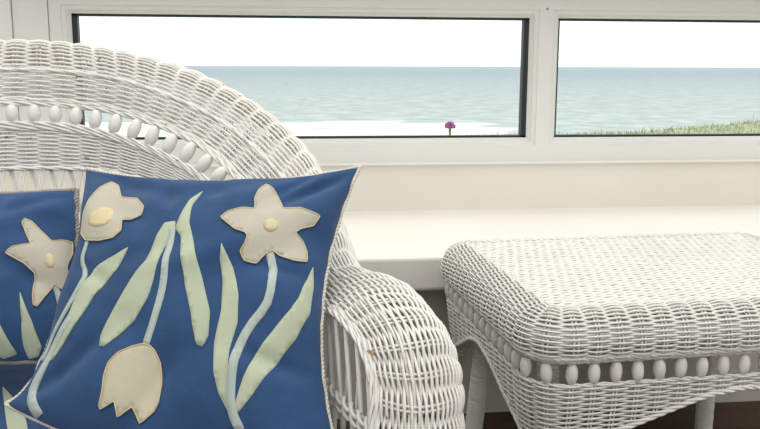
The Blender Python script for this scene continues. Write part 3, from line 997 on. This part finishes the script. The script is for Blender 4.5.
#@PILLOWDATA
# seat cushion
def cushion():
    root = empty('seat_cushion', tuple(W((0, 0.36, 0.30))), 'blue seat cushion with pale leaf patches lying on the chair seat under the pillows', 'cushion')
    nx, ny = 61, 41
    q = np.sin(np.linspace(-PI/2, PI/2, nx)); r_ = np.sin(np.linspace(-PI/2, PI/2, ny))
    A, B = np.meshgrid(q, r_, indexing='ij')
    def S_(A, B, sg, lift=0.0):
        w_ = np.clip(1-A**6, 0, 1)**0.5*np.clip(1-B**6, 0, 1)**0.5
        s_ = 0.45*A*(1-0.12*(B < 0)*B*B)
        f_ = 0.355+0.275*B+0.20*(np.abs(A)**2)*(B < 0)*(-B)
        z = 0.325+sg*0.026*w_+(0.004*vnoise(A*3, B*3, 21)*w_ if sg > 0 else 0)+lift+0.05*np.clip(-B, 0, 1)
        return W(np.stack([s_, f_, z], -1))
    mb = MB(); mb.grid(S_(A, B, 1)); mb.grid(S_(A, B, -1)[::-1])
    cov = mb.build('cover', BLUE, root)
    bm = bmesh.new(); bm.from_mesh(cov.data); bmesh.ops.remove_doubles(bm, verts=bm.verts, dist=1e-5); bmesh.ops.recalc_face_normals(bm, faces=bm.faces); bm.to_mesh(cov.data); bm.free()
    for a0, b0, a1, b1, wd in ((-0.20, -0.35, 0.02, 0.45, 0.035), (-0.02, -0.5, 0.10, 0.3, 0.03), (-0.12, 0.0, -0.05, 0.9, 0.05)):
        k = np.linspace(0, 1, 14)[:, None]; wv = np.sin(PI*np.clip(k*0.96+0.02, 0, 1))*wd
        G = np.stack([S_(a0+(a1-a0)*k[:, 0]+wv[:, 0]*c+0.03*np.sin(3*k[:, 0]), b0+(b1-b0)*k[:, 0]-0.3*wv[:, 0]*c, 1, 0.002) for c in np.linspace(-1, 1, 7)], 1)
        mb = MB(); mb.grid(G); mb.build('leaf', PALEG, root)
    e = np.linspace(-1, 1, 90, endpoint=False)
    ea = np.concatenate([e, np.ones(90), -e, -np.ones(90)]); eb = np.concatenate([np.ones(90), -e, -np.ones(90), e])
    mb = MB(); rope(mb, S_(ea, eb, 1), np.tile([0, 0, 1.0], (360, 1)), 0.0016, 0.0022, 0.016, 2, True); mb.build('piping', PIPE, root)
cushion()
BIGP = Pillow(*((-0.3030, 1.3452, 0.7224), (0.1113, 1.2388, 0.7339), (0.0637, 1.0293, 0.3829), (-0.3869, 1.1635, 0.4182)), 0.066, 0.05, (0.15, 0.17, 0.13, -0.20), 3, 0.0075, ((-.85, .93, -.1, .74, .10, .013), (.97, .93, .45, .62, .06, .012), (.7, .97, .45, .70, .05, .009), (-.96, -.92, -.45, -.35, .06, .012), (.95, -.55, .40, -.35, .06, .009), (-.30, .98, -.22, .6, .05, .011), (-.9, .1, -.5, -.1, .06, .008), (-.2, -.95, .05, -.45, .07, .009), (.95, .1, .5, .15, .05, .007), (.05, .98, .1, .75, .05, .009)), True)
LEFTP = Pillow(*((-0.8095, 1.5447, 0.6570), (-0.3391, 1.4334, 0.6774), (-0.3085, 1.2848, 0.4328), (-0.7586, 1.3902, 0.3917)), 0.06, 0.05, (0.10, 0.02, 0.04, 0.05), 8, 0.005, ((.95, .93, .4, .6, .08, .008), (.5, .97, .35, .5, .08, .007), (.95, -.3, .5, .1, .08, .006), (.2, .95, .1, .4, .1, .006)))
big_pillow = pillow_obj('pillow', BIGP, 'large blue cotton pillow in front with three appliqued cream flowers, leaning on the chair arm', 'blue flower pillows', PIPE)
left_pillow = pillow_obj('pillow', LEFTP, 'blue cotton pillow with one cream flower, half cut off at left behind the large pillow', 'blue flower pillows', PIPD)
patches = [
 (BIGP, big_pillow, 'stem', AQUA, ribbon([(-0.839, 0.295), (-0.844, 0.125), (-0.769, -0.025), (-0.799, -0.14), (-0.844, -0.27), (-0.924, -0.48), (-0.954, -0.649)], [0.0175]), {}),
 (BIGP, big_pillow, 'leaf', PALEG, [(-0.445, 0.23), (-0.534, 0.165), (-0.714, 0.045), (-0.789, -0.145), (-0.799, -0.27), (-0.824, -0.395), (-0.909, -0.544), (-0.899, -0.659), (-0.844, -0.614), (-0.769, -0.46), (-0.689, -0.305), (-0.624, -0.15), (-0.495, 0.025)], {}),
 (BIGP, big_pillow, 'stem', AQUA, ribbon([(-0.779, -0.315), (-0.849, -0.47), (-0.909, -0.729), (-0.914, -0.864), (-0.849, -0.924), (-0.759, -0.974)], [0.0281]), {}),
 (BIGP, big_pillow, 'leaf', PALEG, [(-0.125, 0.485), (-0.21, 0.465), (-0.24, 0.34), (-0.265, 0.105), (-0.36, -0.065), (-0.44, -0.24), (-0.504, -0.4), (-0.495, -0.47), (-0.45, -0.465), (-0.355, -0.38), (-0.26, -0.285), (-0.19, -0.15), (-0.17, -0.04), (-0.155, 0.23), (-0.11, 0.375)], {}),
 (BIGP, big_pillow, 'stem', AQUA, ribbon([(-0.135, 0.42), (-0.11, 0.165), (-0.095, -0.11), (-0.12, -0.31), (-0.14, -0.425)], [0.0246]), {}),
 (BIGP, big_pillow, 'leaf', PALEG, [(-0.015, 0.824), (-0.08, 0.724), (-0.1, 0.554), (-0.115, 0.415), (-0.055, 0.345), (-0.005, 0.165), (0.06, -0.055), (0.14, -0.21), (0.21, -0.39), (0.255, -0.4), (0.285, -0.33), (0.27, -0.195), (0.17, 0), (0.085, 0.23), (-0.02, 0.475), (-0.045, 0.654)], {}),
 (BIGP, big_pillow, 'stem', AQUA, ribbon([(0.614, 0.265), (0.679, 0.065), (0.674, -0.11), (0.559, -0.26), (0.49, -0.39), (0.46, -0.569), (0.455, -0.699), (0.47, -0.764), (0.504, -0.834)], [0.0281]), {}),
 (BIGP, big_pillow, 'leaf', PALEG, [(0.275, 0.29), (0.28, 0.155), (0.325, -0.03), (0.345, -0.18), (0.33, -0.365), (0.35, -0.539), (0.38, -0.639), (0.435, -0.734), (0.465, -0.759), (0.475, -0.664), (0.44, -0.534), (0.435, -0.395), (0.47, -0.245), (0.455, -0.08), (0.375, 0.115)], {}),
 (BIGP, big_pillow, 'leaf', PALEG, [(0.929, 0.195), (0.909, 0.12), (0.874, -0.055), (0.824, -0.145), (0.704, -0.29), (0.599, -0.415), (0.529, -0.564), (0.485, -0.684), (0.465, -0.759), (0.509, -0.729), (0.584, -0.649), (0.714, -0.48), (0.864, -0.31), (0.949, -0.14), (0.954, 0.04)], {}),
 (BIGP, big_pillow, 'flower', CREAM, [(-0.769, 0.899), (-0.704, 0.869), (-0.624, 0.714), (-0.49, 0.709), (-0.41, 0.624), (-0.415, 0.539), (-0.49, 0.49), (-0.564, 0.485), (-0.544, 0.38), (-0.599, 0.31), (-0.719, 0.285), (-0.854, 0.295), (-0.919, 0.36), (-0.909, 0.534), (-0.879, 0.669), (-0.814, 0.814)], {'stitch': 1}),
 (BIGP, big_pillow, 'flower_centre', YELL, [(-0.654, 0.564), (-0.644, 0.539), (-0.639, 0.504), (-0.649, 0.475), (-0.664, 0.445), (-0.689, 0.42), (-0.724, 0.41), (-0.759, 0.4), (-0.794, 0.405), (-0.824, 0.42), (-0.844, 0.435), (-0.854, 0.46), (-0.849, 0.485), (-0.839, 0.514), (-0.814, 0.539), (-0.789, 0.564), (-0.759, 0.584), (-0.729, 0.594), (-0.699, 0.594), (-0.674, 0.584)], {'lift': 0.0031}),
 (BIGP, big_pillow, 'flower', CREAM, [(0.425, 0.879), (0.495, 0.819), (0.549, 0.739), (0.624, 0.624), (0.744, 0.624), (0.904, 0.559), (0.874, 0.485), (0.794, 0.46), (0.759, 0.43), (0.824, 0.37), (0.869, 0.295), (0.889, 0.215), (0.799, 0.21), (0.694, 0.235), (0.634, 0.275), (0.589, 0.235), (0.539, 0.155), (0.45, 0.17), (0.415, 0.235), (0.445, 0.305), (0.45, 0.365), (0.425, 0.39), (0.345, 0.415), (0.205, 0.529), (0.25, 0.589), (0.34, 0.624), (0.43, 0.619), (0.4, 0.714), (0.4, 0.809)], {'stitch': 1}),
 (BIGP, big_pillow, 'flower_centre', YELL, [(0.639, 0.47), (0.639, 0.455), (0.634, 0.44), (0.629, 0.425), (0.614, 0.415), (0.599, 0.41), (0.584, 0.41), (0.569, 0.415), (0.554, 0.43), (0.544, 0.445), (0.534, 0.46), (0.534, 0.48), (0.534, 0.5), (0.544, 0.509), (0.554, 0.519), (0.569, 0.524), (0.589, 0.524), (0.604, 0.514), (0.619, 0.504), (0.629, 0.49)], {'lift': 0.0031}),
 (BIGP, big_pillow, 'tulip', TULIP, [(-0.15, -0.415), (-0.235, -0.44), (-0.325, -0.485), (-0.38, -0.554), (-0.39, -0.629), (-0.38, -0.714), (-0.385, -0.799), (-0.375, -0.824), (-0.325, -0.789), (-0.28, -0.754), (-0.26, -0.799), (-0.245, -0.844), (-0.205, -0.804), (-0.165, -0.764), (-0.135, -0.804), (-0.1, -0.849), (-0.01, -0.769), (0.01, -0.719), (0.01, -0.619), (-0.02, -0.504), (-0.065, -0.445), (-0.105, -0.42)], {'stitch': 1}),
 (LEFTP, left_pillow, 'stem', AQUA, ribbon([(0.889, -0.17), (0.919, -0.34), (0.924, -0.569), (0.894, -0.739)], [0.0189]), {}),
 (LEFTP, left_pillow, 'leaf', PALEG, [(0.679, -0.275), (0.739, -0.584), (0.759, -0.859), (0.714, -0.959), (0.634, -0.984), (0.634, -0.874), (0.679, -0.584)], {}),
 (LEFTP, left_pillow, 'leaf', PALEG, [(0.415, -0.485), (0.514, -0.554), (0.549, -0.784), (0.569, -0.934), (0.455, -0.984), (0.395, -0.879)], {}),
 (LEFTP, left_pillow, 'flower', CREAM, [(0.709, 0.594), (0.754, 0.559), (0.809, 0.455), (0.889, 0.32), (0.944, 0.345), (0.994, 0.34), (0.994, 0.2), (0.974, 0.035), (0.979, -0.1), (0.964, -0.245), (0.929, -0.215), (0.894, -0.17), (0.844, -0.3), (0.789, -0.44), (0.764, -0.415), (0.764, -0.19), (0.779, -0.055), (0.719, 0.05), (0.594, 0.17), (0.644, 0.24), (0.764, 0.28), (0.719, 0.425), (0.694, 0.539)], {'stitch': 1}),
 (LEFTP, left_pillow, 'flower_centre', YELL, [(0.909, 0.095), (0.914, 0.07), (0.909, 0.045), (0.904, 0.025), (0.899, 0.01), (0.889, 0), (0.879, 0), (0.869, 0.005), (0.859, 0.02), (0.854, 0.045), (0.854, 0.07), (0.854, 0.095), (0.854, 0.12), (0.859, 0.14), (0.864, 0.16), (0.874, 0.165), (0.884, 0.17), (0.894, 0.16), (0.899, 0.145), (0.909, 0.125)], {'lift': 0.0031}),
]
for pl, root, name, m, outline, opt in patches:
    applique(pl, root, name, outline, m, lift=opt.get('lift', 0.0026 if name in ('flower', 'tulip') else (0.0018 if name == 'stem' else 0.0016)), stitch=bool(opt.get('stitch')), step=0.04)
